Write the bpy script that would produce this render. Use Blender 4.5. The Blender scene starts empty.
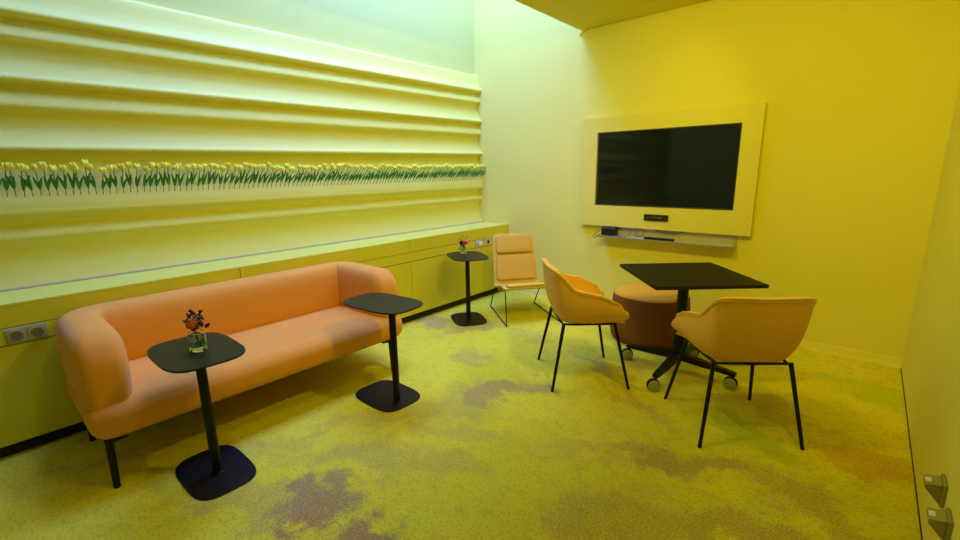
import bpy, bmesh, math, random
from mathutils import Vector, Matrix
random.seed(7)
C = bpy.context.scene.collection
PI = math.pi

# ------------------------------------------------------------------ materials
def mat(name, col, rough=.6, metal=0., spec=.5, bump=0., bscale=200., noise=0., nscale=8., sheen=0., coat=0.):
    m = bpy.data.materials.new(name); m.use_nodes = True
    nt = m.node_tree; b = nt.nodes['Principled BSDF']
    b.inputs['Base Color'].default_value = (*col, 1); b.inputs['Roughness'].default_value = rough
    b.inputs['Metallic'].default_value = metal; b.inputs['Specular IOR Level'].default_value = spec
    if sheen: b.inputs['Sheen Weight'].default_value = sheen; b.inputs['Sheen Roughness'].default_value = .4
    if coat: b.inputs['Coat Weight'].default_value = coat
    tc = nt.nodes.new('ShaderNodeTexCoord')
    if noise:
        n = nt.nodes.new('ShaderNodeTexNoise'); n.inputs['Scale'].default_value = nscale; n.inputs['Detail'].default_value = 5
        nt.links.new(tc.outputs['Object'], n.inputs['Vector'])
        r = nt.nodes.new('ShaderNodeValToRGB')
        r.color_ramp.elements[0].position = .3; r.color_ramp.elements[1].position = .7
        r.color_ramp.elements[0].color = (*[c*(1-noise) for c in col], 1)
        r.color_ramp.elements[1].color = (*[min(1, c*(1+noise)) for c in col], 1)
        nt.links.new(n.outputs['Fac'], r.inputs['Fac']); nt.links.new(r.outputs['Color'], b.inputs['Base Color'])
    if bump:
        n = nt.nodes.new('ShaderNodeTexNoise'); n.inputs['Scale'].default_value = bscale; n.inputs['Detail'].default_value = 3
        nt.links.new(tc.outputs['Object'], n.inputs['Vector'])
        bp = nt.nodes.new('ShaderNodeBump'); bp.inputs['Strength'].default_value = bump; bp.inputs['Distance'].default_value = .004
        nt.links.new(n.outputs['Fac'], bp.inputs['Height']); nt.links.new(bp.outputs['Normal'], b.inputs['Normal'])
    return m

M = {}
WALLC = (.83, .74, .165)
M['wall'] = mat('yellow_wall_covering', WALLC, .75, bump=.25, bscale=90, spec=.25)
M['relief'] = mat('yellow_relief_plaster', (.83, .77, .165), .6, spec=.3)
M['upper'] = mat('pale_upper_wall_paint', (.68, .68, .19), .7, spec=.3)
M['ceil'] = mat('yellow_ceiling_paint', (.78, .67, .04), .8, spec=.2)
M['shaft'] = mat('white_shaft_paint', (.85, .86, .78), .8)
M['cab'] = mat('yellow_lacquer', (.74, .65, .03), .42, spec=.3)
M['worktop'] = mat('pale_worktop', (.77, .71, .10), .35, spec=.5)
M['channel'] = mat('grey_aluminium_channel', (.50, .38, .24), .45)
M['dark'] = mat('dark_gap', (.012, .012, .008), .8)
M['black'] = mat('black_powder_coat', (.006, .0055, .0035), .45, spec=.25, bump=.1, bscale=600)
M['tabletop'] = mat('black_laminate', (.018, .017, .012), .6, spec=.14)
M['sidetop'] = mat('black_metal_top', (.020, .018, .002), .45, spec=.2)
M['sofa'] = mat('peach_wool', (.86, .355, .052), .85, bump=.4, bscale=500, noise=.05, nscale=350, sheen=.15, spec=.2)
M['leather'] = mat('tan_leather', (.86, .46, .10), .55, bump=.15, bscale=300, spec=.35)
M['welt'] = mat('pale_edge_welt', (.92, .58, .12), .55)
M['lounge'] = mat('light_tan_leather', (.74, .46, .06), .55, bump=.15, bscale=260, spec=.35)
M['pad'] = mat('tan_leather_pad', (.70, .38, .045), .5, bump=.15, bscale=260, spec=.35)
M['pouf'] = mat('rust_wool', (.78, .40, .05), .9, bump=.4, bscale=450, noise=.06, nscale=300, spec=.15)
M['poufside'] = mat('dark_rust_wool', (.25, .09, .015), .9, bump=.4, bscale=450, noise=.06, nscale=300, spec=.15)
M['grey'] = mat('grey_rubber', (.34, .35, .27), .5)
M['screen'] = mat('screen_glass', (.004, .005, .003), .07, spec=.5)
M['bezel'] = mat('dark_bezel', (.006, .006, .006), .4)
M['silver'] = mat('brushed_silver', (.55, .55, .56), .3, metal=.8)
M['tray'] = mat('white_glossy_tray', (.58, .53, .46), .22)
M['socket'] = mat('cream_socket_plastic', (.42, .42, .24), .4)
M['socketdark'] = mat('socket_well_plastic', (.20, .20, .11), .5)
M['chrome'] = mat('silver_socket_plate', (.60, .62, .60), .3, metal=.5)
M['wallsocket'] = mat('taupe_socket_metal', (.32, .29, .16), .4, metal=.2)
M['white'] = mat('white_label', (.8, .8, .76), .5)
M['petal'] = mat('pale_yellow_petal', (.88, .80, .055), .6, spec=.3)
M['petal2'] = mat('yellow_petal', (.86, .72, .03), .6, spec=.3)
M['leaf'] = mat('tulip_leaf_green', (.045, .25, .05), .6, noise=.2, nscale=60)
M['stem'] = mat('tulip_stem_green', (.06, .16, .05), .6)
M['rose'] = mat('coral_rose', (.75, .17, .07), .6)
M['roser'] = mat('red_rose', (.75, .05, .04), .6)
M['berry'] = mat('burgundy_berry', (.06, .008, .004), .35)
M['bleaf'] = mat('dark_bouquet_leaf', (.03, .11, .03), .5)
M['pink'] = mat('pink_blossom', (.8, .45, .35), .6)
M['glyph'] = mat('pale_print', (.45, .45, .42), .6)
g = bpy.data.materials.new('clear_glass'); g.use_nodes = True
b = g.node_tree.nodes['Principled BSDF']; b.inputs['Transmission Weight'].default_value = 1; b.inputs['Roughness'].default_value = .02
b.inputs['Base Color'].default_value = (.88, .95, 1., 1); b.inputs['IOR'].default_value = 1.45; M['glass'] = g
g = bpy.data.materials.new('water'); g.use_nodes = True
b = g.node_tree.nodes['Principled BSDF']; b.inputs['Transmission Weight'].default_value = 1; b.inputs['Roughness'].default_value = 0
b.inputs['Base Color'].default_value = (.85, .92, .92, 1); b.inputs['IOR'].default_value = 1.33; M['water'] = g

def carpet():
    m = bpy.data.materials.new('clouded_carpet'); m.use_nodes = True; nt = m.node_tree; N = nt.nodes; L = nt.links
    b = N['Principled BSDF']; b.inputs['Roughness'].default_value = .95; b.inputs['Specular IOR Level'].default_value = .1
    tc = N.new('ShaderNodeTexCoord')
    def noise(s, d=6, r=.6, src=None):
        n = N.new('ShaderNodeTexNoise'); n.inputs['Scale'].default_value = s; n.inputs['Detail'].default_value = d; n.inputs['Roughness'].default_value = r
        L.new(src or tc.outputs['Object'], n.inputs['Vector']); return n
    def math_(op, a, bb, cl=False):
        n = N.new('ShaderNodeMath'); n.operation = op; n.use_clamp = cl
        for i, v in enumerate((a, bb)):
            if isinstance(v, (int, float)): n.inputs[i].default_value = v
            elif v is not None: L.new(v, n.inputs[i])
        return n.outputs[0]
    def ramp(f, a, c):
        n = N.new('ShaderNodeMapRange'); n.interpolation_type = 'SMOOTHSTEP'
        n.inputs[1].default_value = a; n.inputs[2].default_value = c; L.new(f, n.inputs[0]); return n.outputs[0]
    def mix(f, a, c):
        n = N.new('ShaderNodeMix'); n.data_type = 'RGBA'
        if isinstance(f, float): n.inputs[0].default_value = f
        else: L.new(f, n.inputs[0])
        for k, v in ((6, a), (7, c)):
            if isinstance(v, tuple): n.inputs[k].default_value = (*v, 1)
            else: L.new(v, n.inputs[k])
        return n.outputs[2]
    # warped coordinates give the patches their ragged cloud outline
    w = noise(2.2, 8, .65)
    sub = N.new('ShaderNodeVectorMath'); sub.operation = 'SUBTRACT'; L.new(w.outputs['Color'], sub.inputs[0]); sub.inputs[1].default_value = (.5, .5, .5)
    sc = N.new('ShaderNodeVectorMath'); sc.operation = 'SCALE'; L.new(sub.outputs[0], sc.inputs[0]); sc.inputs['Scale'].default_value = 1.1
    ad = N.new('ShaderNodeVectorMath'); ad.operation = 'ADD'; L.new(tc.outputs['Object'], ad.inputs[0]); L.new(sc.outputs[0], ad.inputs[1])
    warped = ad.outputs[0]
    def blobs(lst):
        acc = None
        for (x, y, rx, ry, a, s) in lst:
            mp = N.new('ShaderNodeMapping'); mp.vector_type = 'TEXTURE'
            mp.inputs['Location'].default_value = (x, y, 0); mp.inputs['Rotation'].default_value = (0, 0, math.radians(a)); mp.inputs['Scale'].default_value = (rx, ry, 1)
            L.new(warped, mp.inputs[0])
            ln = N.new('ShaderNodeVectorMath'); ln.operation = 'LENGTH'; L.new(mp.outputs[0], ln.inputs[0])
            v = math_('MULTIPLY', ramp(ln.outputs['Value'], 1.35, .45), s)
            acc = v if acc is None else math_('MAXIMUM', acc, v)
        return acc
    mauve = blobs([(-1.82, .82, .30, .15, 50, 1.), (-1.40, .95, .22, .13, 20, 1.), (-3.2, 2.95, .35, .16, 20, .8), (-2.8, 3.0, .4, .12, 60, .7),
        (-2.35, .85, .34, .10, 50, .45), (-2.0, 1.75, .50, .20, 55, .6), (-1.75, 2.2, .40, .16, 40, .85), (-2.45, 3.3, .5, .10, -10, .5), (-1.35, 2.95, .5, .10, -20, .7),
        (-1.0, 2.65, .40, .11, -15, .6), (-.72, 2.25, .24, .14, 20, .85), (-.45, 2.30, .3, .12, 10, .8), (-.1, 2.35, .22, .14, -40, .7),
        (.05, 2.2, .28, .12, 10, .6), (-1.2, 1.9, .35, .16, 10, .35), (-2.9, .1, .3, .2, 20, .35), (-.6, 1.7, .4, .3, 40, .7), (-1.9, 1.25, .35, .16, 40, .6), (-1.55, 1.35, .35, .14, 30, .55), (-1.6, 1.75, .3, .12, 30, .5), (-2.1, .62, .3, .12, 40, .6), (-2.9, .3, .35, .14, 70, .55), (-1.0, 2.0, .35, .10, 20, .5), (-2.3, 2.55, .3, .12, 30, .6), (-1.6, 2.45, .3, .12, -10, .8), (-.2, 1.9, .4, .15, 0, .75)])
    rust = blobs([(-1.78, .78, .12, .08, 50, .8), (-1.36, .9, .12, .08, 20, .9), (-1.05, 3.2, .35, .12, -10, .6), (-.2, 3.1, .5, .12, -25, .55), (.2, 2.72, .22, .22, 0, .7),
        (-2.35, 1.2, .5, .08, 85, .5), (.1, 2.2, .2, .1, 10, .4)])
    olive = blobs([(-.45, 2.75, .30, .14, -20, .8), (-2.4, 3.9, .45, .2, 0, .6), (-3.1, .5, .4, .3, 0, .6), (-1.4, 3.3, .3, .14, 0, .5), (.1, 3.8, .4, .12, -10, .4)])
    big = noise(.9, 6, .6); med = noise(3.2, 8, .65)
    sp = noise(125, 2, .8); sp2 = noise(70, 3, .75)
    base = mix(ramp(big.outputs['Fac'], .38, .62), (.72, .64, .033), (.82, .70, .042))
    base = mix(math_('MULTIPLY', ramp(med.outputs['Fac'], .52, .70), .35), base, (.42, .56, .06))
    fine = noise(11, 9, .75)
    base = mix(math_('MULTIPLY', ramp(fine.outputs['Fac'], .50, .66), .45), base, (.48, .38, .07))
    base = mix(math_('MULTIPLY', olive, .75), base, (.34, .46, .025))
    def speck(mask, lo, hi):    # the pile lets the two yarns mingle at the edge of a patch
        return math_('MULTIPLY', mask, ramp(math_('ADD', math_('MULTIPLY', sp.outputs['Fac'], 1.), math_('MULTIPLY', mask, .17)), lo, hi))
    base = mix(math_('MULTIPLY', speck(mauve, .50, .66), .95), base, (.36, .22, .13))
    base = mix(math_('MULTIPLY', speck(rust, .49, .66), .95), base, (.50, .19, .09))
    base = mix(math_('MULTIPLY', ramp(sp2.outputs['Fac'], .52, .64), .55), base, (.36, .29, .03))
    L.new(base, b.inputs['Base Color'])
    bp = N.new('ShaderNodeBump'); bp.inputs['Strength'].default_value = .5; bp.inputs['Distance'].default_value = .004
    L.new(sp.outputs['Fac'], bp.inputs['Height']); L.new(bp.outputs['Normal'], b.inputs['Normal'])
    return m
M['carpet'] = carpet()

# ------------------------------------------------------------------ mesh helpers
def obj(name, bm, m, parent=None, smooth=False, loc=None, bevel=0, angle=None):
    me = bpy.data.meshes.new(name)
    bmesh.ops.recalc_face_normals(bm, faces=bm.faces)
    bm.to_mesh(me); bm.free()
    for x in (m if isinstance(m, (list, tuple)) else [m]): me.materials.append(x)
    if smooth:
        for p in me.polygons: p.use_smooth = True
    o = bpy.data.objects.new(name, me); C.objects.link(o)
    if parent: o.parent = parent
    if loc: o.location = loc
    if angle:
        me.set_sharp_from_angle(angle=math.radians(angle))
    if bevel:
        md = o.modifiers.new('bevel', 'BEVEL'); md.width = bevel; md.segments = 2; md.limit_method = 'ANGLE'
    return o
def thing(name, label, cat, loc=(0, 0, 0), rz=0, group=None):
    o = bpy.data.objects.new(name, None); C.objects.link(o); o.empty_display_size = .1
    o.location = loc; o.rotation_euler = (0, 0, rz); o['label'] = label; o['category'] = cat
    if group: o['group'] = group
    return o
def tag(o, label, cat, group=None):
    o['label'] = label; o['category'] = cat
    if group: o['group'] = group
    return o
def struct(name, bm, m, **k):
    o = obj(name, bm, m, **k); o['kind'] = 'structure'; o['label'] = name.replace('_', ' '); return o
def dup(root, label=None):
    r = root.copy(); C.objects.link(r)
    if label: r['label'] = label
    for ch in list(root.children):
        c = ch.copy(); C.objects.link(c); c.parent = r
        for gch in list(ch.children):
            d = gch.copy(); C.objects.link(d); d.parent = c
    return r

def add_box(bm, x0, x1, y0, y1, z0, z1, mi=0):
    v = [bm.verts.new((x, y, z)) for x in (x0, x1) for y in (y0, y1) for z in (z0, z1)]
    for f in ((0, 1, 3, 2), (4, 6, 7, 5), (0, 4, 5, 1), (2, 3, 7, 6), (0, 2, 6, 4), (1, 5, 7, 3)):
        bm.faces.new([v[i] for i in f]).material_index = mi
    return v
def box(*a):
    bm = bmesh.new(); add_box(bm, *a); return bm
def add_tube(bm, pts, r, n=10, closed=False, cap=True):
    pts = [Vector(p) for p in pts]; rings = []
    rr = r if isinstance(r, (list, tuple)) else [r]*len(pts)
    up = None
    for i, p in enumerate(pts):
        a = pts[i-1] if (i or closed) else p; c = pts[(i+1) % len(pts)] if (i < len(pts)-1 or closed) else p
        t = ((c-p).normalized() if c != p else Vector()) + ((p-a).normalized() if a != p else Vector())
        t.normalize()
        if up is None:
            up = Vector((0, 0, 1)) if abs(t.z) < .9 else Vector((1, 0, 0))
        s = t.cross(up)
        if s.length < 1e-4: s = t.orthogonal()
        s.normalize(); u = s.cross(t).normalized(); up = u
        rings.append([bm.verts.new(p + rr[i]*(math.cos(2*PI*k/n)*s + math.sin(2*PI*k/n)*u)) for k in range(n)])
    m = len(rings)
    for i in range(m if closed else m-1):
        A, B = rings[i], rings[(i+1) % m]
        for k in range(n): bm.faces.new((A[k], A[(k+1) % n], B[(k+1) % n], B[k]))
    if cap and not closed:
        bm.faces.new(rings[0]); bm.faces.new(rings[-1][::-1])
def tube(pts, r, n=10, closed=False):
    bm = bmesh.new(); add_tube(bm, pts, r, n, closed); return bm
def bez(pts, n=8):   # Catmull-Rom
    P = [Vector(p) for p in pts]; out = []
    for i in range(len(P)-1):
        p0 = P[max(i-1, 0)]; p1 = P[i]; p2 = P[i+1]; p3 = P[min(i+2, len(P)-1)]
        for k in range(n):
            t = k/n
            out.append(.5*((2*p1)+(-p0+p2)*t+(2*p0-5*p1+4*p2-p3)*t*t+(-p0+3*p1-3*p2+p3)*t**3))
    out.append(P[-1]); return out
def add_lathe(bm, prof, c=(0, 0, 0), n=24, axis='z'):
    rings = []
    for r, z in prof:
        ring = []
        for k in range(n):
            a = 2*PI*k/n
            p = (r*math.cos(a), r*math.sin(a), z)
            if axis == 'y': p = (p[0], p[2], p[1])
            if axis == 'x': p = (p[2], p[0], p[1])
            ring.append(bm.verts.new((c[0]+p[0], c[1]+p[1], c[2]+p[2])))
        rings.append(ring)
    for A, B in zip(rings, rings[1:]):
        for k in range(n): bm.faces.new((A[k], A[(k+1) % n], B[(k+1) % n], B[k]))
    bm.faces.new(rings[0]); bm.faces.new(rings[-1][::-1])
def lathe(*a, **k):
    bm = bmesh.new(); add_lathe(bm, *a, **k); return bm
def rounded(x0, x1, y0, y1, z0, z1, r, n=16, puff=0.):
    """box whose edges and corners are all rounded by r"""
    bm = bmesh.new(); bmesh.ops.create_cube(bm, size=2)
    bmesh.ops.subdivide_edges(bm, edges=bm.edges, cuts=n, use_grid_fill=True)
    c = Vector(((x0+x1)/2, (y0+y1)/2, (z0+z1)/2)); h = Vector(((x1-x0)/2, (y1-y0)/2, (z1-z0)/2))
    rr = Vector(tuple(min(r, q*.999) for q in h)) if not isinstance(r, tuple) else Vector(r)
    for v in bm.verts:
        # spread the grid so that the rounded zones get enough rows
        p = Vector([math.copysign(abs(q)**.6, q) for q in v.co]); p = Vector([p[i]*h[i] for i in range(3)])
        q = Vector([max(-h[i]+rr[i], min(h[i]-rr[i], p[i])) for i in range(3)])
        d = Vector([(p[i]-q[i])/rr[i] for i in range(3)])
        if d.length > 1e-6:
            # map the cube shell of the corner region onto the ellipsoid
            d = d.normalized()
            p = q + Vector([d[i]*rr[i] for i in range(3)])
        if puff:
            u = (1-min(1, abs(p.x)/h.x)**2)*(1-min(1, abs(p.y)/h.y)**2)
            p.z += math.copysign(puff*u, p.z) if abs(p.z) > h.z*.5 else 0
        v.co = c + p
    return bm
def squircle(a, b_, e=3.2, n=56):
    out = []
    for k in range(n):
        t = 2*PI*k/n; c, s = math.cos(t), math.sin(t)
        out.append((a*math.copysign(abs(c)**(2/e), c), b_*math.copysign(abs(s)**(2/e), s)))
    return out
def plate(outline, z0, z1, ch=.0, bm=None):
    bm = bm or bmesh.new()
    def ring(s, z):
        return [bm.verts.new((x*(1-s/max(.01, math.hypot(x, y))), y*(1-s/max(.01, math.hypot(x, y))), z)) for x, y in outline]
    R = [ring(ch, z0), ring(0, z0+ch), ring(0, z1-ch), ring(ch, z1)] if ch else [ring(0, z0), ring(0, z1)]
    n = len(outline)
    for A, B in zip(R, R[1:]):
        for k in range(n): bm.faces.new((A[k], A[(k+1) % n], B[(k+1) % n], B[k]))
    bm.faces.new(R[0][::-1]); bm.faces.new(R[-1]); return bm

# ------------------------------------------------------------------ room shell
XL, XR, YB, YF = -3.90, .345, 4.43, -2.6
ZC, ZT, XS = 2.875, 5.2, -2.43
struct('floor', box(XL-.15, XR+.15, YF-.15, YB+.15, -.15, 0), M['carpet'])
struct('wall_back', box(XL-.15, XR+.15, YB, YB+.15, 0, ZT), M['wall'])
struct('wall_right', box(XR, XR+.15, YF, YB, 0, ZC+.2), M['wall'])
struct('wall_front', box(XL-.15, XR+.15, YF-.15, YF, 0, ZT), M['wall'])
struct('wall_left', box(XL-.15, XL, YF, YB, 0, ZT), M['upper'])
struct('ceiling', box(XS, XR, YF, YB-.012, ZC, ZC+.2), M['ceil'])
struct('trim_1', box(XS, XR, YB-.012, YB, ZC+.02, ZC+.2), M['dark'])          # shadow gap between ceiling and back wall
struct('trim_2', box(XS-.012, XS, YF, YB-.002, ZC, ZT), M['shaft'])            # side of the light well
bm = bmesh.new(); add_box(bm, XL-.15, XS, YF, YB, ZT, ZT+.1); struct('trim_3', bm, M['shaft'])
bm = bmesh.new(); add_box(bm, XS, XS+.05, YB-.03, YB, ZC-.012, ZC+.02); add_box(bm, XS-.03, XS, YB-.02, YB, ZC-.035, ZC-.02)
struct('trim_4', bm, M['ceil'])

# skirting of the wall covering: a low, slightly uneven lip
def skirting(name, x0, x1, n, fn):
    bm = bmesh.new(); rows = []
    prof = [(0, .075), (.004, .068), (.007, .05), (.011, .02), (.018, .004), (.02, 0)]
    for i in range(n+1):
        t = x0+(x1-x0)*i/n
        j = random.uniform(-.005, .005)
        rows.append([bm.verts.new(fn(t, d*(1+random.uniform(-.2, .25)), z+(j if z > .03 else 0))) for d, z in prof])
    for A, B in zip(rows, rows[1:]):
        for k in range(len(prof)-1): bm.faces.new((A[k], B[k], B[k+1], A[k+1]))
    return struct(name, bm, M['wall'], smooth=True)
skirting('baseboard_back', -3.30, XR, 90, lambda t, d, z: (t, YB-d, z))
struct('baseboard_right', box(XR-.004, XR, YF, YB-.02, 0, .006), M['dark'])

# ------------------------------------------------------------------ wave relief
def relief():
    # (height, depth) knots; depth measured out from the recess line
    K = [(2.648, .0), (2.640, .014), (2.58, .028), (2.52, .046), (2.485, .068), (2.470, .076), (2.456, .074), (2.445, .056), (2.437, .030), (2.428, .008), (2.414, .0),
         (2.402, .014), (2.388, .034), (2.365, .050), (2.340, .059), (2.325, .056), (2.313, .036), (2.300, .010), (2.280, .0),
         (2.25, .004), (2.19, .026), (2.135, .052), (2.118, .070), (2.105, .076), (2.092, .072), (2.082, .050), (2.074, .026), (2.064, .006), (2.048, .0),
         (2.036, .014), (2.020, .034), (1.992, .050), (1.962, .059), (1.945, .055), (1.933, .034), (1.920, .010), (1.90, .0),
         (1.865, .004), (1.80, .026), (1.748, .052), (1.728, .070), (1.715, .076), (1.702, .072), (1.691, .048), (1.682, .024), (1.668, .006), (1.64, .0),
         (1.605, .020), (1.58, .034), (1.54, .040), (1.47, .044), (1.40, .052), (1.345, .064), (1.310, .072), (1.297, .074), (1.286, .066), (1.272, .036), (1.252, .012), (1.225, .002),
         (1.205, .018), (1.18, .042), (1.16, .052), (1.145, .052), (1.128, .030), (1.105, .010), (1.075, .0),
         (1.02, .004), (.96, .016), (.90, .036), (.862, .055), (.853, .058)]
    pts = bez([(d, 0, z) for z, d in K], 3)
    bm = bmesh.new(); ys = [YF, -.5, .5, 1.5, 2.5, 3.5, YB]
    rows = [[bm.verts.new((-3.868+p.x, y, p.z-.042*min(1, max(0, (p.z-1.35)/.3))*(YB-y)/(YB-.2)*(1 if p.z < 2.6 else .4))) for p in pts] + [bm.verts.new((XL, y, .853)), bm.verts.new((XL, y, 2.648))] for y in ys]
    n = len(rows[0])
    for A, B in zip(rows, rows[1:]):
        for k in range(n): bm.faces.new((A[k], B[k], B[(k+1) % n], A[(k+1) % n]))
    bm.faces.new(rows[0]); bm.faces.new(rows[-1][::-1])
    o = obj('wave_wall_panel', bm, M['relief'], smooth=True, angle=60)
    tag(o, 'long yellow wall panel moulded into horizontal waves, above the low cabinets', 'wall panel')
relief()

# ------------------------------------------------------------------ low cabinets along the left wall
XF = -3.372
def cabinet(y0, y1, label):
    t = thing('low_cabinet', label, 'cabinet', (0, 0, 0), 0, 'low yellow cabinets under the worktop')
    g2 = .0018
    obj('carcass', box(-3.80, XF-.018, y0, y1, .078, .838), M['dark'], t)
    obj('upper_panel', box(XF-.017, XF, y0+g2, y1-g2, .7255, .838), M['cab'], t)
    obj('socket_strip', box(XF-.017, XF-.001, y0, y1, .632, .7215), M['cab'], t)
    obj('door', box(XF-.017, XF, y0+g2, y1-g2, .079, .6255), M['cab'], t)
    obj('kickplate', box(XF-.06, XF-.045, y0, y1, 0, .078), M['dark'], t)
cabinet(-1.55, -.361, 'low yellow cabinet nearest the camera, left of the sofa')
cabinet(-.36, 1.229, 'low yellow cabinet behind the left half of the sofa, carrying the cream double socket')
cabinet(1.23, 2.819, 'low yellow cabinet behind the right end of the sofa')
cabinet(2.82, 4.428, 'low yellow cabinet in the far corner behind the lounge chair and round-cornered table')
tag(obj('worktop', box(-3.862, XF, -1.55, YB-.002, .8385, .8525), M['worktop'], bevel=.002), 'long pale yellow worktop running over the low cabinets', 'worktop')
tag(obj('channel_strip', box(-3.806, -3.760, -1.55, YB-.01, .8528, .8575), M['channel']), 'grey metal channel strip along the back edge of the pale worktop', 'strip')

# sockets on the cabinet strip (faces +X)
def socket_face(t, yc, zc, x, s=.035):
    bm = bmesh.new(); add_box(bm, x, x+.004, yc-s, yc+s, zc-s, zc+s); f = obj('socket_cover', bm, M['socket'], t, bevel=.001)
    ring = lathe([(.0265, 0), (.0265, .0025), (.0235, .0025), (.0225, .0007), (.0, .0007)] if False else [(.0265, 0), (.0265, .003), (.0235, .003), (.0225, .001), (.002, .001)], (x+.004, yc, zc), 28, 'x')
    obj('socket_well', ring, M['socketdark'], f, smooth=True, angle=40)
    bm = bmesh.new()
    for dy in (-.0095, .0095): add_lathe(bm, [(.0032, 0), (.0032, .0012)], (x+.0045, yc+dy, zc), 10, 'x')
    add_lathe(bm, [(.0028, 0), (.0028, .0012)], (x+.0045, yc, zc-.014), 10, 'x')
    obj('pin_hole', bm, M['dark'], f)
t = thing('double_socket', 'cream double power socket on the cabinet left of the sofa', 'socket')
obj('frame', box(XF-.001, XF+.009, 0.026, .190, .6305, .7175), M['socket'], t, bevel=.002)
socket_face(t, .068, .674, XF+.009); socket_face(t, .148, .674, XF+.009)
t = thing('power_socket', 'silver power socket with a white plug in it, right of the far bouquet', 'socket')
obj('frame', box(XF-.001, XF+.008, 3.795, 3.880, .632, .722), M['chrome'], t, bevel=.002)
obj('plug', rounded(XF+.008, XF+.045, 3.835, 3.875, .650, .698, .01, 5), M['white'], t, smooth=True)
t = thing('power_socket', 'silver power socket with a black opening, partly behind the lounge chair', 'socket')
obj('frame', box(XF-.001, XF+.008, 3.975, 4.060, .632, .722), M['chrome'], t, bevel=.002)
obj('outlet', lathe([(.020, 0), (.020, .003), (.017, .003), (.016, .001)], (XF+.008, 4.018, .677), 20, 'x'), M['dark'], t)

# ------------------------------------------------------------------ tulips along the wall
def make_tulip(k):
    t = thing('tulip', '', 'flower', (0, 0, 0), 0, 'row of tulips along the wave wall')
    rnd = random.Random(k)
    H = .150+rnd.uniform(-.004, .012)
    dx = .058; dy = rnd.uniform(-.006, .006)
    st = bez([(0, 0, 0), (.010, 0, .05), (.034, dy*.6, .105), (dx, dy, H)], 4)
    obj('stem', tube(st, .0022, 6), M['stem'], t, smooth=True)
    bm = bmesh.new(); n = 18; rings = []
    for i, (r, z) in enumerate([(.004, -.004), (.014, .001), (.0185, .010), (.0190, .019), (.016, .028), (.010, .034)]):
        rings.append([bm.verts.new((dx+r*(1+.13*math.cos(3*a+k))*math.cos(a), dy+r*(1+.13*math.cos(3*a+k))*math.sin(a), H+z+(.005*math.cos(3*a+k) if i > 3 else 0))) for a in [2*PI*q/n for q in range(n)]])
    for A, B in zip(rings, rings[1:]):
        for q in range(n): bm.faces.new((A[q], A[(q+1) % n], B[(q+1) % n], B[q]))
    cv = bm.verts.new((dx, dy, H+.026))
    for q in range(n): bm.faces.new((rings[-1][q], rings[-1][(q+1) % n], cv))
    bm.faces.new(rings[0])
    obj('blossom', bm, M['petal'] if k % 3 else M['petal2'], t, smooth=True)
    for s in (-1, 1):
        L = .092+rnd.uniform(-.020, .012); spread = rnd.uniform(.006, .030); bm = bmesh.new(); rows = []
        z0 = .038+rnd.uniform(-.004, .010)
        for i in range(8):
            u = i/7; w = .0075*math.sin(PI*min(1, .10+.9*u))**.8*(1-u*.25)+.0008
            c = Vector((.010+.045*u+.008*u*u, s*(.001+spread*u**1.3), z0+L*u*(1-.08*u)))
            rows.append([bm.verts.new(c+Vector((-.003, -w, 0))), bm.verts.new(c+Vector((.001, 0, 0))), bm.verts.new(c+Vector((-.003, w, 0)))])
        for A, B in zip(rows, rows[1:]):
            for q in range(2): bm.faces.new((A[q], A[q+1], B[q+1], B[q]))
        o = obj('leaf', bm, M['leaf'], t, smooth=True)
        md = o.modifiers.new('thick', 'SOLIDIFY'); md.thickness = .0012
    return t
protos = [make_tulip(k) for k in range(6)]
ys = []; y = .105
while y < 4.40:
    ys.append(y); y += .0366
TL = 'pale yellow tulip with green leaves, one of the long row standing along the wave wall'
for i, y in enumerate(ys):
    r = protos[i] if i < 6 else dup(protos[random.randrange(6)])
    r['label'] = TL
    r.location = (-3.7935, y+random.uniform(-.003, .003), 1.392+random.uniform(-.003, .003))
    sc = random.uniform(.92, 1.10); r.scale = (1, 1, sc)
    lean = min(1, max(0, (y-.9)/.8)); r.rotation_euler = (random.uniform(-.06, .06)-.30*lean, random.uniform(-.02, .06), random.uniform(-.25, .25))

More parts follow.
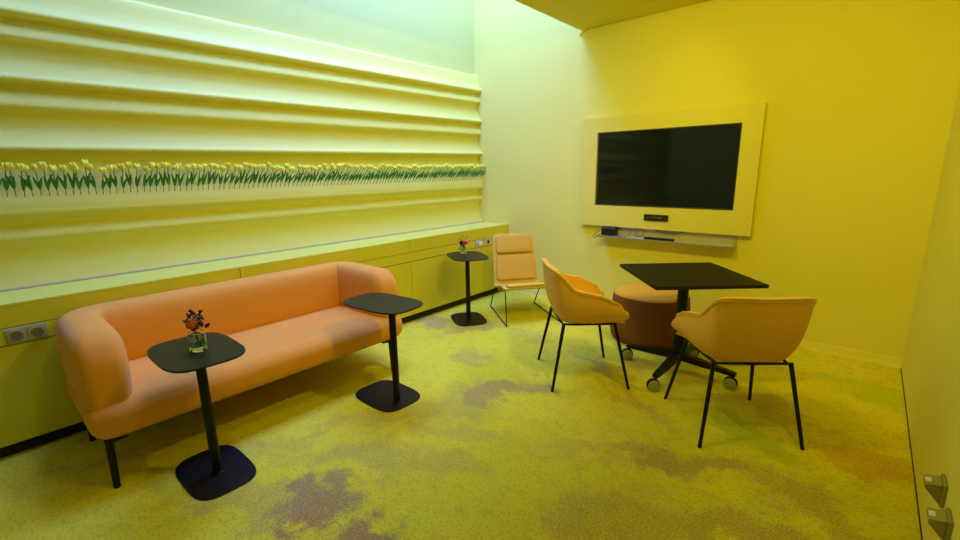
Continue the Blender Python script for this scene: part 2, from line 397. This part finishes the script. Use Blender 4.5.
# ------------------------------------------------------------------ sofa
def sofa():
    t = thing('sofa', 'long peach upholstered sofa with rounded wraparound back, in front of the yellow cabinets', 'sofa')
    x0, x1, y0, y1 = -3.365, -2.575, .205, 2.085
    seat = obj('seat', rounded(x0+.02, x1, y0, y1, .250, .445, .085, 24), M['sofa'], t, smooth=True)
    # wraparound back and arms: rounded section swept along a U
    hw, zb, zt = .107, .378, .785
    xb = x0+hw; ya = y0+hw-.006; yb = y1-hw+.006; xe = x1+.0
    path = []; R = .112
    def arc(cx, cy, a0, a1, n=8):
        return [(cx+R*math.cos(math.radians(a0+(a1-a0)*i/n)), cy+R*math.sin(math.radians(a0+(a1-a0)*i/n))) for i in range(n+1)]
    m = 22
    xa = xe-.040
    path += [(xa+(xb+R-xa)*i/m, ya) for i in range(m)]
    path += arc(xb+R, ya+R, 270, 180)
    path += [(xb, ya+R+(yb-ya-2*R)*i/20) for i in range(1, 20)]
    path += arc(xb+R, yb-R, 180, 90)
    path += [(xb+R+(xa-xb-R)*i/m, yb) for i in range(1, m+1)]
    P = [Vector((x, y, 0)) for x, y in path]
    cum = [0]
    for a, b_ in zip(P, P[1:]): cum.append(cum[-1]+(b_-a).length)
    T = cum[-1]; n = 40; bm = bmesh.new(); rings = []
    def resample(s):
        for i in range(len(P)-1):
            if s <= cum[i+1] or i == len(P)-2:
                return P[i].lerp(P[i+1], (s-cum[i])/(cum[i+1]-cum[i])), (P[i+1]-P[i]).normalized()
    cap = .15
    S = [cap*(1-math.cos(PI/2*i/9)) for i in range(10)]
    S = S + [cap+(T-2*cap)*i/90 for i in range(1, 90)] + [T-q for q in S[::-1]]
    for s in S:
        p, tg = resample(min(max(s, 0), T)); side = Vector((tg.y, -tg.x, 0))
        e = min(s, T-s)
        k = math.sqrt(max(0, 1-(1-min(1, e/cap))**2.3)); k = max(k, .02)
        kh = .50+.50*k; kw = .42+.58*k if e < cap else 1
        if e < 1e-6: kh, kw = .50, .40
        ring = []
        for q in range(n):
            a = 2*PI*q/n; c, sn = math.cos(a), math.sin(a)
            ex = 2/3.5
            u = math.copysign(abs(c)**ex, c)*hw*kw; v = math.copysign(abs(sn)**ex, sn)
            zc = (zb+zt)/2 - .085*(1-k); hz = (zt-zb)/2*kh
            z = zc+v*hz
            lean = (.02*(z-zb)/(zt-zb))     # the inner face swells slightly inward near the top
            ring.append(bm.verts.new((p.x+side.x*(u), p.y+side.y*(u), z)))
        rings.append(ring)
    for A, B in zip(rings, rings[1:]):
        for q in range(n): bm.faces.new((A[q], A[(q+1) % n], B[(q+1) % n], B[q]))
    bm.faces.new(rings[0]); bm.faces.new(rings[-1][::-1])
    back = obj('backrest', bm, M['sofa'], t, smooth=True)
    # stitched seams over the two rounded corners of the backrest
    for sgn, yy in ((1, ya), (-1, yb)):
        q0 = Vector((xb-hw*.50, yy-sgn*hw*.50, 0)); q1 = Vector((xb+hw*.86, yy+sgn*hw*.86, 0)); pts = []
        for i in range(13):
            a = PI*i/12
            f = (1-math.cos(a))/2
            p = q0.lerp(q1, f); z = (zb+zt)/2+(zt-zb)/2*(abs(math.sin(a))**(2/3.9))*.995
            pts.append((p.x, p.y, z))
        obj('seam', tube(pts, .0016, 6), M['sofa'], back, smooth=True)
    # short pleat at the front of each arm top
    obj('fabric_tag', box(x1-.245, x1-.222, y0-.0005, y0+.003, .29, .335), M['black'], t)
    for lx, ly in ((x1-.055, y0+.055), (x1-.055, y1-.115), (x0+.12, y0+.055), (x0+.12, y1-.055)):
        bm = bmesh.new(); add_tube(bm, [(lx, ly, 0), (lx-.004, ly+(.006 if ly < 1 else -.006), .262)], [.0145, .018], 14)
        add_tube(bm, bez([(lx-.004, ly, .215), (lx-.004, ly+(.02 if ly < 1 else -.02), .243), (lx-.004, ly+(.08 if ly < 1 else -.08), .252)], 4), .012, 8)
        obj('leg', bm, M['black'], t, smooth=True, angle=50)
sofa()

# ------------------------------------------------------------------ side tables
def side_table(x, y, rz, label, off=(0, 0), a=.250, b_=.174, h=.672, rt=0, tx=0, ba=.226, bb=.150):
    t = thing('side_table', label, 'side table', (x, y, 0), rz, 'small black pedestal side tables')
    obj('base_plate', plate(squircle(ba, bb, 3.6), 0, .009, .002), M['black'], t)
    bm = lathe([(.0225, .009), (.0225, h-.0105)], (off[0], off[1], 0), 24); obj('column', bm, M['black'], t, smooth=True, angle=50)
    obj('collar', lathe([(.034, .009), (.034, .014), (.022, .017)], (off[0], off[1], 0), 24), M['black'], t)
    obj('tabletop', plate([(tx+px*math.cos(rt)-py*math.sin(rt), px*math.sin(rt)+py*math.cos(rt)) for px, py in squircle(a, b_, 3.6)], h-.010, h, .002), M['sidetop'], t)
    return t
side_table(-2.382, .622, 0, 'black side table in front of the near end of the sofa, carrying a bouquet', (.025, 0))
side_table(-2.333, 1.689, 0, 'empty black side table by the far arm of the sofa', (.115, -.01), .268, .172, rt=math.radians(6), tx=.012, ba=.218, bb=.165)
side_table(-2.985, 3.232, math.radians(-32), 'black side table by the far cabinets, carrying a bouquet', (0, 0), .25, .185, ba=.212, bb=.166)

# ------------------------------------------------------------------ bouquets
def bouquet(x, y, z, rz, label, far=False):
    t = thing('flower_vase', label, 'vase with flowers', (x, y, z), rz, 'bouquets on the side tables')
    rnd = random.Random(3 if far else 5)
    k = 1.3 if far else 1.
    w, d, h = (.026 if far else .035)*k, (.022 if far else .026)*k, (.050 if far else .098)*k
    # square bottle with a drawn-in shoulder, hollow
    bm = bmesh.new()
    def ring(s, zz, e=5):
        return [bm.verts.new((px*s, py*s, zz)) for px, py in squircle(w, d*1.15, e, 32)]
    R = [ring(.96, 0), ring(1, .004), ring(1, h*.70), ring(.90, h*.82), ring(.78, h*.86), ring(.78, h), ring(.70, h), ring(.70, h*.87), ring(.86, h*.78), ring(.90, h*.70), ring(.90, .012), ring(.84, .010)]
    for A, B in zip(R, R[1:]):
        for q in range(32): bm.faces.new((A[q], A[(q+1) % 32], B[(q+1) % 32], B[q]))
    bm.faces.new(R[0]); bm.faces.new(R[-1][::-1])
    obj('vase', bm, M['glass'], t, smooth=True, angle=40)
    bm = bmesh.new(); R = [ring(.895, .0105, 5), ring(.895, h*.55, 5)]
    for q in range(32): bm.faces.new((R[0][q], R[0][(q+1) % 32], R[1][(q+1) % 32], R[1][q]))
    bm.faces.new(R[0]); bm.faces.new(R[1][::-1]); obj('water', bm, M['water'], t)
    for i in range(5):
        a = rnd.uniform(0, 6.28)
        obj('stem', tube(bez([(.012*math.cos(a+2), .008*math.sin(a+2), .02), (0, 0, h), (.018*math.cos(a), .015*math.sin(a), h+.03*k)], 4), .0016, 6), M['stem'], t, smooth=True)
    def rose(cx, cy, cz, r, m, nm='rose'):
        bm = bmesh.new()
        for lay in range(4):
            rr = r*(1-.22*lay)
            for j in range(5):
                a0 = j*2*PI/5+lay*.6; pr = []
                for u in range(5):
                    a = a0+(u/4-.5)*1.5
                    pr.append([bm.verts.new((cx+math.cos(a)*rr*q*(1.0 if u in (1, 2, 3) else .96), cy+math.sin(a)*rr*q, cz+zz*r)) for q, zz in ((.25, -.75), (.85, -.35), (1., .20+.1*lay), (.88, .55+.12*lay))])
                for A, B in zip(pr, pr[1:]):
                    for q in range(3): bm.faces.new((A[q], B[q], B[q+1], A[q+1]))
        add_lathe(bm, [(r*.1, -.7*r), (r*.45, -.3*r), (r*.42, .5*r), (r*.15, .85*r)], (cx, cy, cz), 12)
        o = obj(nm, bm, m, t, smooth=True); return o
    def leaf(p, q, wd, m='bleaf'):
        p, q = Vector(p), Vector(q); ax = q-p; s = ax.cross(Vector((0, 0, 1))).normalized(); bm = bmesh.new(); rows = []
        for i in range(7):
            u = i/6; ww = wd*math.sin(PI*min(.98, .06+.92*u)); c = p+ax*u+Vector((0, 0, .006*math.sin(PI*u)))
            rows.append([bm.verts.new(c-s*ww), bm.verts.new(c+Vector((0, 0, -.002))), bm.verts.new(c+s*ww)])
        for A, B in zip(rows, rows[1:]):
            for j in range(2): bm.faces.new((A[j], A[j+1], B[j+1], B[j]))
        o = obj('leaf', bm, M[m], t, smooth=True); md = o.modifiers.new('thick', 'SOLIDIFY'); md.thickness = .001
    def sprig(pts, berries, r=.0062, nm='berry_sprig'):
        bm = bmesh.new(); add_tube(bm, bez(pts, 3), .001, 5)
        for bp in berries:
            add_lathe(bm, [(r*.2, -r), (r*.8, -r*.6), (r, 0), (r*.8, r*.6), (r*.2, r)], bp, 8)
        obj(nm, bm, M['berry'], t, smooth=True)
    if not far:
        rose(0, -.012, h+.034, .029, M['rose']); rose(-.022, .012, h+.030, .016, M['rose'], 'blossom'); rose(.016, .012, h+.060, .015, M['pink'], 'blossom')
        leaf((-.01, 0, h+.02), (-.060, -.01, h+.055), .012); leaf((0, -.01, h), (.03, -.03, h+.015), .013); leaf((.02, 0, h+.01), (.045, .01, h+.03), .012)
        leaf((0, 0, h), (-.03, -.02, h+.02), .010); leaf((0, -.01, h+.01), (.035, -.01, h+.05), .011); leaf((0, .01, h+.01), (-.02, .01, h+.06), .011)
        for a, L in ((-.3, .075), (.1, .085), (.35, .080), (.75, .078), (1.1, .070), (-.8, .050), (1.35, .06), (-.55, .070), (.55, .060), (.95, .055), (-.1, .055)):
            e = Vector((math.sin(a)*L, rnd.uniform(-.02, .02), h+.015+math.cos(a)*L))
            bs = [e+Vector((rnd.uniform(-.010, .010), rnd.uniform(-.006, .006), rnd.uniform(-.012, .008))) for _ in range(4)]+[e]
            sprig([(0, 0, h), (e.x*.4, e.y*.5, h+.02), tuple(e)], [tuple(q) for q in bs])
    else:
        rose(.020, -.024, h+.050, .026, M['roser']); rose(.026, .004, h+.052, .036, M['pink'], 'blossom'); rose(-.018, .0, h+.040, .026, M['berry'], 'blossom')
        leaf((0, 0, h+.02), (-.075, -.01, h-.050), .020, 'berry'); leaf((0, 0, h+.03), (-.055, -.01, h+.045), .022, 'berry')
        leaf((0, 0, h+.02), (-.03, 0, h+.105), .018); leaf((0, 0, h+.02), (.03, 0, h+.105), .016); leaf((0, 0, h+.02), (.07, 0, h+.070), .012); leaf((0, 0, h+.04), (.0, 0, h+.11), .015)
        leaf((-.005, -.01, h+.03), (-.04, -.03, h-.015), .018); leaf((.0, -.015, h+.03), (.012, -.035, h-.02), .016)
        for a, L in ((-.4, .085), (.0, .105), (.4, .10), (.9, .08)):
            e = Vector((math.sin(a)*L, 0, h+.01+math.cos(a)*L)); sprig([(0, 0, h), tuple(e)], [tuple(e), (e.x-.008, 0, e.z-.012)], .005)
    return t
bouquet(-2.368, .628, .6725, math.radians(28), 'glass bottle of water with a coral rose and dark berries on the near side table')
bouquet(-3.11, 3.31, .6725, math.radians(40), 'small glass vase with a red and pink bouquet on the far side table', True)

# ------------------------------------------------------------------ tub chairs
def tub_chair(x, y, rz, label):
    t = thing('tub_chair', label, 'chair', (x, y, 0), rz, 'tan tub chairs at the square table')
    rim = [(-.275, 0, .848), (-.272, .10, .850), (-.266, .185, .850), (-.238, .242, .836), (-.180, .258, .782), (-.125, .270, .722), (-.04, .282, .700), (.06, .286, .676), (.11, .282, .650), (.150, .279, .634), (.180, .276, .614), (.192, .273, .596)]
    bot = [(-.190, 0, .470), (-.188, .06, .470), (-.182, .125, .470), (-.158, .178, .470), (-.115, .198, .470), (-.07, .206, .469), (-.02, .210, .468), (.04, .212, .468), (.10, .216, .472), (.15, .226, .480), (.195, .242, .490), (.226, .260, .504)]
    rim = rim[:1]+[p for p in rim[1:]]; full = lambda q: [(a, -b_, c) for a, b_, c in q[:0:-1]]+list(q)
    Rm = bez(full(rim), 4); Bt = bez(full(bot), 4); NR = 10; bm = bmesh.new(); rows = []
    for j in range(NR+1):
        u = j/NR; row = []
        for r_, b_ in zip(Rm, Bt):
            p = b_.lerp(r_, u)
            out = Vector((p.x+.02, p.y, 0)); out = out.normalized() if out.length > 1e-5 else Vector((-1, 0, 0))
            p = p+out*.030*math.sin(PI*u**.7)
            row.append(bm.verts.new(p))
        rows.append(row)
    for A, B in zip(rows, rows[1:]):
        for k in range(len(A)-1): bm.faces.new((A[k], A[k+1], B[k+1], B[k]))
    sh = obj('shell', bm, M['leather'], t, smooth=True)
    md = sh.modifiers.new('thick', 'SOLIDIFY'); md.thickness = .034; md.offset = -1
    md = sh.modifiers.new('round', 'BEVEL'); md.width = .012; md.segments = 4; md.limit_method = 'ANGLE'; md.angle_limit = math.radians(50)
    # double welt that follows the rim
    Rw = Rm[1:-1]
    w1 = [p+Vector((0, 0, -.001))+Vector((p.x, p.y, 0)).normalized()*.002 for p in Rw]
    w2 = [p+Vector((0, 0, -.012))+Vector((p.x, p.y, 0)).normalized()*.003 for p in Rw]
    obj('welt', tube(w1, .0032, 8), M['welt'], sh, smooth=True)
    obj('welt', tube(w2, .0026, 8), M['welt'], sh, smooth=True)
    # pan that closes the bucket, and the seat cushion
    cx = .03
    out = [(p.x, p.y) for p in Bt]
    bm = bmesh.new(); vs = [bm.verts.new((p.x*.985, p.y*.985, min(p.z, .472)+.003)) for p in Bt]; bm.faces.new(vs)
    ex = bmesh.ops.extrude_face_region(bm, geom=bm.faces[:]); bmesh.ops.translate(bm, verts=[v for v in ex['geom'] if isinstance(v, bmesh.types.BMVert)], vec=(0, 0, .012))
    obj('seat_pan', bm, M['leather'], t)
    obj('seat', rounded(-.165, .245, -.205, .205, .482, .545, .03, 12, .008), M['leather'], t, smooth=True)
    # frame: bent tube under the shell and four splayed legs
    fr = [(-.182, -.185), (-.186, .0), (-.182, .185), (-.10, .200), (.14, .205), (.170, .195), (.170, -.195), (.14, -.205), (-.10, -.200)]
    obj('frame', tube([(a, b_, .460) for a, b_ in fr], .0085, 8, True), M['black'], t, smooth=True)
    for sx, sy in ((-1, 1), (-1, -1), (1, 1), (1, -1)):
        top = Vector((-.182 if sx < 0 else .170, sy*.202, .466)); ft = Vector((sx*.268, sy*.272, 0))
        obj('leg', tube([ft, top], [.0098, .012], 10), M['black'], t, smooth=True, angle=50)
    return t
tub_chair(-1.481, 2.828, math.radians(43.5), 'tan tub chair on black legs on the left side of the square table, seen side-on')
tub_chair(-.478, 2.795, math.radians(127.8), 'tan tub chair on black legs seen from behind, right of the other tub chair')

# ------------------------------------------------------------------ lounge chair
def lounge():
    t = thing('lounge_chair', 'low tan leather lounge chair on a thin black sled frame in the far corner', 'chair', (-2.665, 3.722, 0), math.radians(-37))
    # side profile of the shell, from the front edge of the seat to the head of the back
    prof = bez([(.275, 0, .352), (.24, 0, .364), (.15, 0, .352), (0, 0, .312), (-.10, 0, .284), (-.16, 0, .280), (-.195, 0, .325), (-.235, 0, .45), (-.30, 0, .65), (-.360, 0, .818)], 5)
    def sheet(nm, pr, hw0, hw1, off, th, m, rr=.05, par=t, puff=0.):
        bm = bmesh.new(); rows = []; n = len(pr); L = [0]
        for a, b_ in zip(pr, pr[1:]): L.append(L[-1]+(b_-a).length)
        for i, p in enumerate(pr):
            tg = (pr[min(i+1, n-1)]-pr[max(i-1, 0)]).normalized(); nn = Vector((-tg.z, 0, tg.x)); nn = nn if nn.z > 0 or nn.x > 0 else -nn
            u = L[i]/L[-1]; hw = hw0+(hw1-hw0)*u
            e = min(L[i], L[-1]-L[i]); sh = 0 if e > rr else rr-math.sqrt(max(0, rr*rr-(rr-e)**2))
            hw -= sh*.9; row = []
            for k in range(13):
                v = -1+2*k/12; b2 = puff*(1-abs(v)**4)*(1-abs(2*u-1)**4)
                row.append(bm.verts.new(p+nn*(off+b2)+Vector((0, v*hw, 0))))
            rows.append(row)
        for A, B in zip(rows, rows[1:]):
            for k in range(12): bm.faces.new((A[k], A[k+1], B[k+1], B[k]))
        o = obj(nm, bm, m, par, smooth=True); md = o.modifiers.new('thick', 'SOLIDIFY'); md.thickness = th; md.offset = -1 if False else 0
        md = o.modifiers.new('round', 'BEVEL'); md.width = th*.3; md.segments = 3; md.limit_method = 'ANGLE'; md.angle_limit = math.radians(50)
        return o
    sheet('shell', prof, .280, .222, -.004, .022, M['lounge'])
    def cut(a, b_): 
        n = len(prof)-1; return [prof[i] for i in range(int(a*n), int(b_*n)+1)]
    sheet('seat', cut(.06, .50), .235, .235, .020, .026, M['lounge'], .03, t, .006)
    up = bez([prof[32], prof[36], prof[40]], 6); N = len(prof)
    lo = bez([(-.192, 0, .335), (-.232, 0, .45), (-.276, 0, .588)], 8); hi = bez([(-.286, 0, .616), (-.320, 0, .71), (-.353, 0, .798)], 8)
    sheet('back_pad', lo, .222, .206, .016, .024, M['pad'], .03, t, .006)
    sheet('head_pad', hi, .204, .196, .018, .030, M['pad'], .03, t, .008)
    for s, so in ((-1, 0), (1, .03)):
        p = [(-.13, s*.20, .268), (-.14, s*.262, .265), (-.335, s*.258, .012), (-.325, s*.258, .006), (.358, s*.264+so, .006), (.371, s*.264+so, .012), (.235, s*.245, .345), (.235, s*.20, .345)]
        q = []
        for i in range(len(p)-1):
            a, b_ = Vector(p[i]), Vector(p[i+1]); q += [a.lerp(b_, k/6) for k in range(6)]
        q.append(Vector(p[-1]))
        obj('sled_leg', tube(q, .0058, 8), M['black'], t, smooth=True)
lounge()

# ------------------------------------------------------------------ pouf
def pouf():
    t = thing('pouf', 'round rust orange pouf behind the square black table', 'pouf', (-1.365, 3.88, 0))
    bm = bmesh.new(); n = 56; rings = []
    for s, z in [(.86, .004), (.93, .012), (.975, .04), (1., .10), (1.0, .18), (.985, .27), (.965, .35), (.945, .40), (.93, .416)]:
        rings.append([bm.verts.new((x*s, y*s, z)) for x, y in squircle(.330, .330, 2.25, n)])
    for A, B in zip(rings, rings[1:]):
        for q in range(n): bm.faces.new((A[q], A[(q+1) % n], B[(q+1) % n], B[q]))
    bm.faces.new(rings[0]); bm.faces.new(rings[-1])
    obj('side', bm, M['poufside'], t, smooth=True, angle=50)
    bm = bmesh.new(); rings = []
    for s, z in [(.93, .4165), (.925, .424), (.90, .432), (.80, .436), (.5, .439), (.15, .440)]:
        rings.append([bm.verts.new((x*s, y*s, z)) for x, y in squircle(.330, .330, 2.25, n)])
    for A, B in zip(rings, rings[1:]):
        for q in range(n): bm.faces.new((A[q], A[(q+1) % n], B[(q+1) % n], B[q]))
    bm.faces.new(rings[-1]); o = obj('top', bm, M['pouf'], t, smooth=True); o['label'] = 'lighter orange top'
pouf()

# ------------------------------------------------------------------ square table on castors
def square_table():
    t = thing('square_table', 'black square meeting table on a four-star base with castors', 'table', (-.929, 3.286, 0), math.radians(41.6))
    obj('tabletop', box(-.348, .374, -.358, .362, .743, .766), M['tabletop'], t, bevel=.002)
    obj('top_bracket', box(-.16, .18, -.16, .16, .728, .743), M['black'], t, bevel=.003)
    bm = bmesh.new(); add_lathe(bm, [(.046, .115), (.044, .22), (.038, .45), (.036, .70), (.045, .728)], (.0, 0, 0), 24)
    obj('column', bm, M['black'], t, smooth=True, angle=40)
    for i in range(4):
        a = math.radians(45+90*i); c, s = math.cos(a), math.sin(a)
        bm = bmesh.new()
        pr = [(.0, .115, .175, .030), (.06, .113, .170, .029), (.20, .106, .148, .026), (.37, .098, .128, .021), (.395, .100, .125, .018)]
        rows = []
        for d, z0, z1, w in pr:
            rows.append([bm.verts.new((d*c-v*s, d*s+v*c, z)) for v, z in ((-w, z0), (w, z0), (w, z1), (-w, z1))])
        for A, B in zip(rows, rows[1:]):
            for k in range(4): bm.faces.new((A[k], A[(k+1) % 4], B[(k+1) % 4], B[k]))
        bm.faces.new(rows[0]); bm.faces.new(rows[-1][::-1])
        obj('foot', bm, M['black'], t, bevel=.004)
        # castor: fork housing with two wheels, swivelled a little
        cx, cy = .378*c, .378*s; sw = math.radians([-36, -12, -4, -42][i])
        cs = obj('castor', lathe([(.008, .070), (.008, .099)], (0, 0, 0), 12), M['black'], t)
        cs.location = (cx, cy, 0); cs.rotation_euler = (0, 0, sw)
        bm = bmesh.new(); add_lathe(bm, [(.036, -.009), (.040, -.006), (.040, .006), (.036, .009)], (-.012, 0, .046), 24, 'y')
        obj('fork', bm, M['black'], cs, smooth=True, angle=40)
        for w in (-1, 1):
            bm = bmesh.new(); add_lathe(bm, [(.034, -.009), (.0395, -.007), (.041, 0), (.0395, .007), (.034, .009)], (-.012, w*.021, .041), 28, 'y')
            obj('wheel', bm, M['grey'], cs, smooth=True, angle=40)
            bm = bmesh.new(); add_lathe(bm, [(.0425, -.0012), (.044, 0), (.0425, .0012)], (-.012, w*.0115, .044), 28, 'y')
            obj('tread', bm, M['black'], cs, smooth=True)
square_table()

# ------------------------------------------------------------------ television wall
YP = 4.368
def tv():
    x0, x1, z0, z1 = -2.352, -.735, .918, 2.008        # surround
    a0, a1, c0, c1 = -2.190, -.885, 1.130, 1.862       # opening
    bm = bmesh.new()
    add_box(bm, x0, a0, YP, YB-.001, z0, z1); add_box(bm, a1, x1, YP, YB-.001, z0, z1); add_box(bm, a0, a1, YP, YB-.001, c1, z1); add_box(bm, a0, a1, YP, YB-.001, z0, c0)
    bmesh.ops.remove_doubles(bm, verts=bm.verts, dist=1e-5)
    tag(obj('television_surround', bm, M['surround']), 'raised pale yellow panel framing the television on the far wall', 'panel')
    t = thing('television', 'large black flat television set into the yellow surround', 'television')
    obj('housing', box(a0+.012, a1-.004, YP+.018, YP+.058, c0+.004, c1-.004), M['bezel'], t)
    bm = bmesh.new()
    X0, X1, Z0, Z1 = a0+.012, a1-.004, c0+.004, c1-.004
    for q in ((X0, X0+.006, Z0, Z1), (X1-.006, X1, Z0, Z1), (X0, X1, Z1-.006, Z1), (X0, X1, Z0, Z0+.010)): add_box(bm, q[0], q[1], YP+.010, YP+.018, q[2], q[3])
    o = obj('bezel', bm, M['bezelrim'], t); 
    obj('screen', box(X0+.006, X1-.006, YP+.014, YP+.018, Z0+.010, Z1-.006), M['screen'], t)
    # small black control plate under the screen
    t = thing('control_panel', 'small black control plate with faint markings under the television', 'control panel')
    obj('plate', box(-1.655, -1.425, YP-.012, YP, 1.000, 1.062), M['bezel'], t, bevel=.002)
    bm = bmesh.new()
    for gx, gw, gz, gh in ((-1.625, .014, 1.030, .004), (-1.600, .010, 1.030, .003), (-1.582, .010, 1.036, .004), (-1.568, .010, 1.036, .004), (-1.552, .008, 1.036, .004), (-1.538, .004, 1.026, .010),
                           (-1.520, .004, 1.024, .018), (-1.503, .003, 1.026, .015), (-1.500, .012, 1.039, .003), (-1.500, .010, 1.024, .003), (-1.480, .006, 1.036, .003)):
        add_box(bm, gx, gx+gw, YP-.0125, YP-.012, gz, gz+gh)
    obj('marking', bm, M['glyph'], t)
    # tray shelf
    t = thing('tray_shelf', 'narrow white and silver tray shelf under the television surround', 'shelf')
    sx0, sx1, sy = -2.105, -.845, 4.292
    obj('tray', box(sx0, sx1, sy, YB, .818, .824), M['tray'], t)
    obj('back_plate', box(sx0, sx1, YB-.006, YB, .824, .925), M['tray'], t)
    obj('front_lip', box(sx0, sx1, sy-.004, sy, .812, .827), M['silver'], t)
    obj('end_plate', box(sx1, sx1+.004, sy-.004, YB, .812, .87), M['silver'], t)
    bm = bmesh.new(); 
    t = thing('power_adapter', 'black adapter box lying with coiled cable at the left end of the tray shelf', 'adapter')
    obj('body', rounded(-2.085, -1.93, 4.325, 4.405, .8245, .910, .012, 6), M['bezel'], t, smooth=True)
    obj('cord', tube(bez([(-2.07, 4.35, .88), (-2.10, 4.32, .87), (-2.13, 4.29, .845), (-2.145, 4.27, .815), (-2.12, 4.262, .806), (-2.09, 4.27, .83), (-2.05, 4.285, .842), (-1.98, 4.30, .84)], 5), .003, 6), M['bezel'], t, smooth=True)
    obj('cord', tube(bez([(-1.95, 4.33, .84), (-1.88, 4.32, .8285), (-1.82, 4.33, .829), (-1.79, 4.37, .86), (-1.80, 4.40, .91)], 5), .003, 6), M['bezel'], t, smooth=True)
    pts = [(-1.70+.042*math.cos(a), 4.395+.006*math.sin(2*a), .872+.040*math.sin(a)) for a in [2*PI*k/24 for k in range(24)]]
    tag(obj('cable_coil', tube(pts, .0028, 6, True), M['bezel'], smooth=True), 'black cable coil hanging over the middle of the tray shelf', 'cable')
    tag(obj('cable', tube(bez([(-1.56, 4.40, .916), (-1.48, 4.395, .890), (-1.38, 4.395, .886), (-1.27, 4.40, .916)], 6), .003, 6), M['bezel'], smooth=True), 'black cable sagging under the surround right of the cable coil', 'cable')
    tag(obj('remote_control', rounded(-1.62, -1.34, 4.297, 4.335, .8242, .8480, .005, 5), M['bezel'], smooth=True), 'slim black remote bar lying at the front of the tray shelf', 'remote control')
M['surround'] = mat('surround_lacquer', (.80, .70, .16), .5, spec=.3)
M['bezelrim'] = mat('satin_bezel_rim', (.10, .10, .10), .3, metal=.6)
tv()

# ------------------------------------------------------------------ wedge sockets low on the right wall
def wedge(y, z, label, s=1.):
    t = thing('wall_socket', label, 'socket', (XR, y, z), 0, 'wedge sockets low on the right wall')
    obj('wall_plate', box(-.012, 0, -.045, .045, -.045, .045), M['wallsocket'], t, bevel=.003)
    bm = bmesh.new(); v = []
    for yy in (-.036, .036):
        v.append([bm.verts.new(p) for p in ((-.012, yy, .038), (-.056, yy, .026), (-.056, yy, .010), (-.012, yy, -.040))])
    bm.faces.new(v[0]); bm.faces.new(v[1][::-1])
    for k in range(4): bm.faces.new((v[0][k], v[0][(k+1) % 4], v[1][(k+1) % 4], v[1][k]))
    obj('body', bm, M['wallsocket'], t, bevel=.002)
    bm = bmesh.new(); vs = [bm.verts.new(p) for p in ((-.054, -.015, .0273), (-.038, -.015, .0317), (-.038, .015, .0317), (-.054, .015, .0273))]
    bm.faces.new(vs); o = obj('label_plate', bm, M['white'], t); md = o.modifiers.new('t', 'SOLIDIFY'); md.thickness = .0015; md.offset = 0
    return t
wedge(2.16, .335, 'grey wedge socket on the right wall, the upper and farther of the two')
wedge(1.97, .315, 'grey wedge socket on the right wall, the lower and nearer one at the frame edge')

# ------------------------------------------------------------------ light
def area(name, loc, sx, sy, power, col, rot=(0, 0, 0), spread=None):
    l = bpy.data.lights.new(name, 'AREA'); l.shape = 'RECTANGLE'; l.size = sx; l.size_y = sy; l.energy = power; l.color = col
    if spread: l.spread = math.radians(spread)
    o = bpy.data.objects.new(name, l); C.objects.link(o); o.location = loc; o.rotation_euler = rot; return o
def spot(name, loc, target, power, col, size=100, blend=.8, r=.05):
    l = bpy.data.lights.new(name, 'SPOT'); l.energy = power; l.color = col; l.spot_size = math.radians(size); l.spot_blend = blend; l.shadow_soft_size = r
    o = bpy.data.objects.new(name, l); C.objects.link(o); o.location = loc
    o.rotation_euler = (Vector(target)-Vector(loc)).to_track_quat('-Z', 'Y').to_euler(); return o
COOL = (.58, 1.04, 4.3)
area('skylight', ((XL+XS)/2, 2.8, ZT-.02), 1.35, 3.1, 92, COOL)
WARM = (1., .87, .03)
for loc, tg, p, sz in (((-.45, 2.0, ZC-.03), (-3.5, 2.5, .9), 105, 110), ((-.45, 3.5, ZC-.03), (-3.5, 3.8, .8), 40, 110),
                       ((-1.2, 1.9, ZC-.03), (-1.2, YB, 1.5), 72, 110), ((-.2, 1.8, ZC-.03), (-.1, YB, 1.4), 76, 110), ((-1.5, 1.6, ZC-.03), (XR, 2.4, 1.3), 48, 100),
                       ((-1.5, .8, ZC-.03), (-1.6, .9, 0), 26, 130)):
    spot('downlight', loc, tg, p, WARM, sz, 1., .06)
w = bpy.data.worlds.new('world'); bpy.context.scene.world = w; w.use_nodes = True
w.node_tree.nodes['Background'].inputs[0].default_value = (.9, .9, .6, 1); w.node_tree.nodes['Background'].inputs[1].default_value = .02

# ------------------------------------------------------------------ camera
f, yaw, pitch, roll = 445.06, .717027, .218918, -.0154365
cam = bpy.data.cameras.new('camera'); cam.sensor_width = 36; cam.lens = f/960*36; cam.clip_start = .02
co = bpy.data.objects.new('camera', cam); C.objects.link(co)
fw = Vector((-math.sin(yaw)*math.cos(pitch), math.cos(yaw)*math.cos(pitch), -math.sin(pitch)))
r = Vector((math.cos(yaw), math.sin(yaw), 0)); u = r.cross(fw)
r2 = r*math.cos(roll)+u*math.sin(roll); u2 = -r*math.sin(roll)+u*math.cos(roll)
mx = Matrix((r2, u2, -fw)).transposed().to_4x4(); mx.translation = (0, 0, 1.5); co.matrix_world = mx
S = bpy.context.scene; S.camera = co
S.view_settings.view_transform = 'Standard'; S.view_settings.look = 'None'; S.view_settings.gamma = 1; S.view_settings.exposure = 0
S.view_settings.use_curve_mapping = False
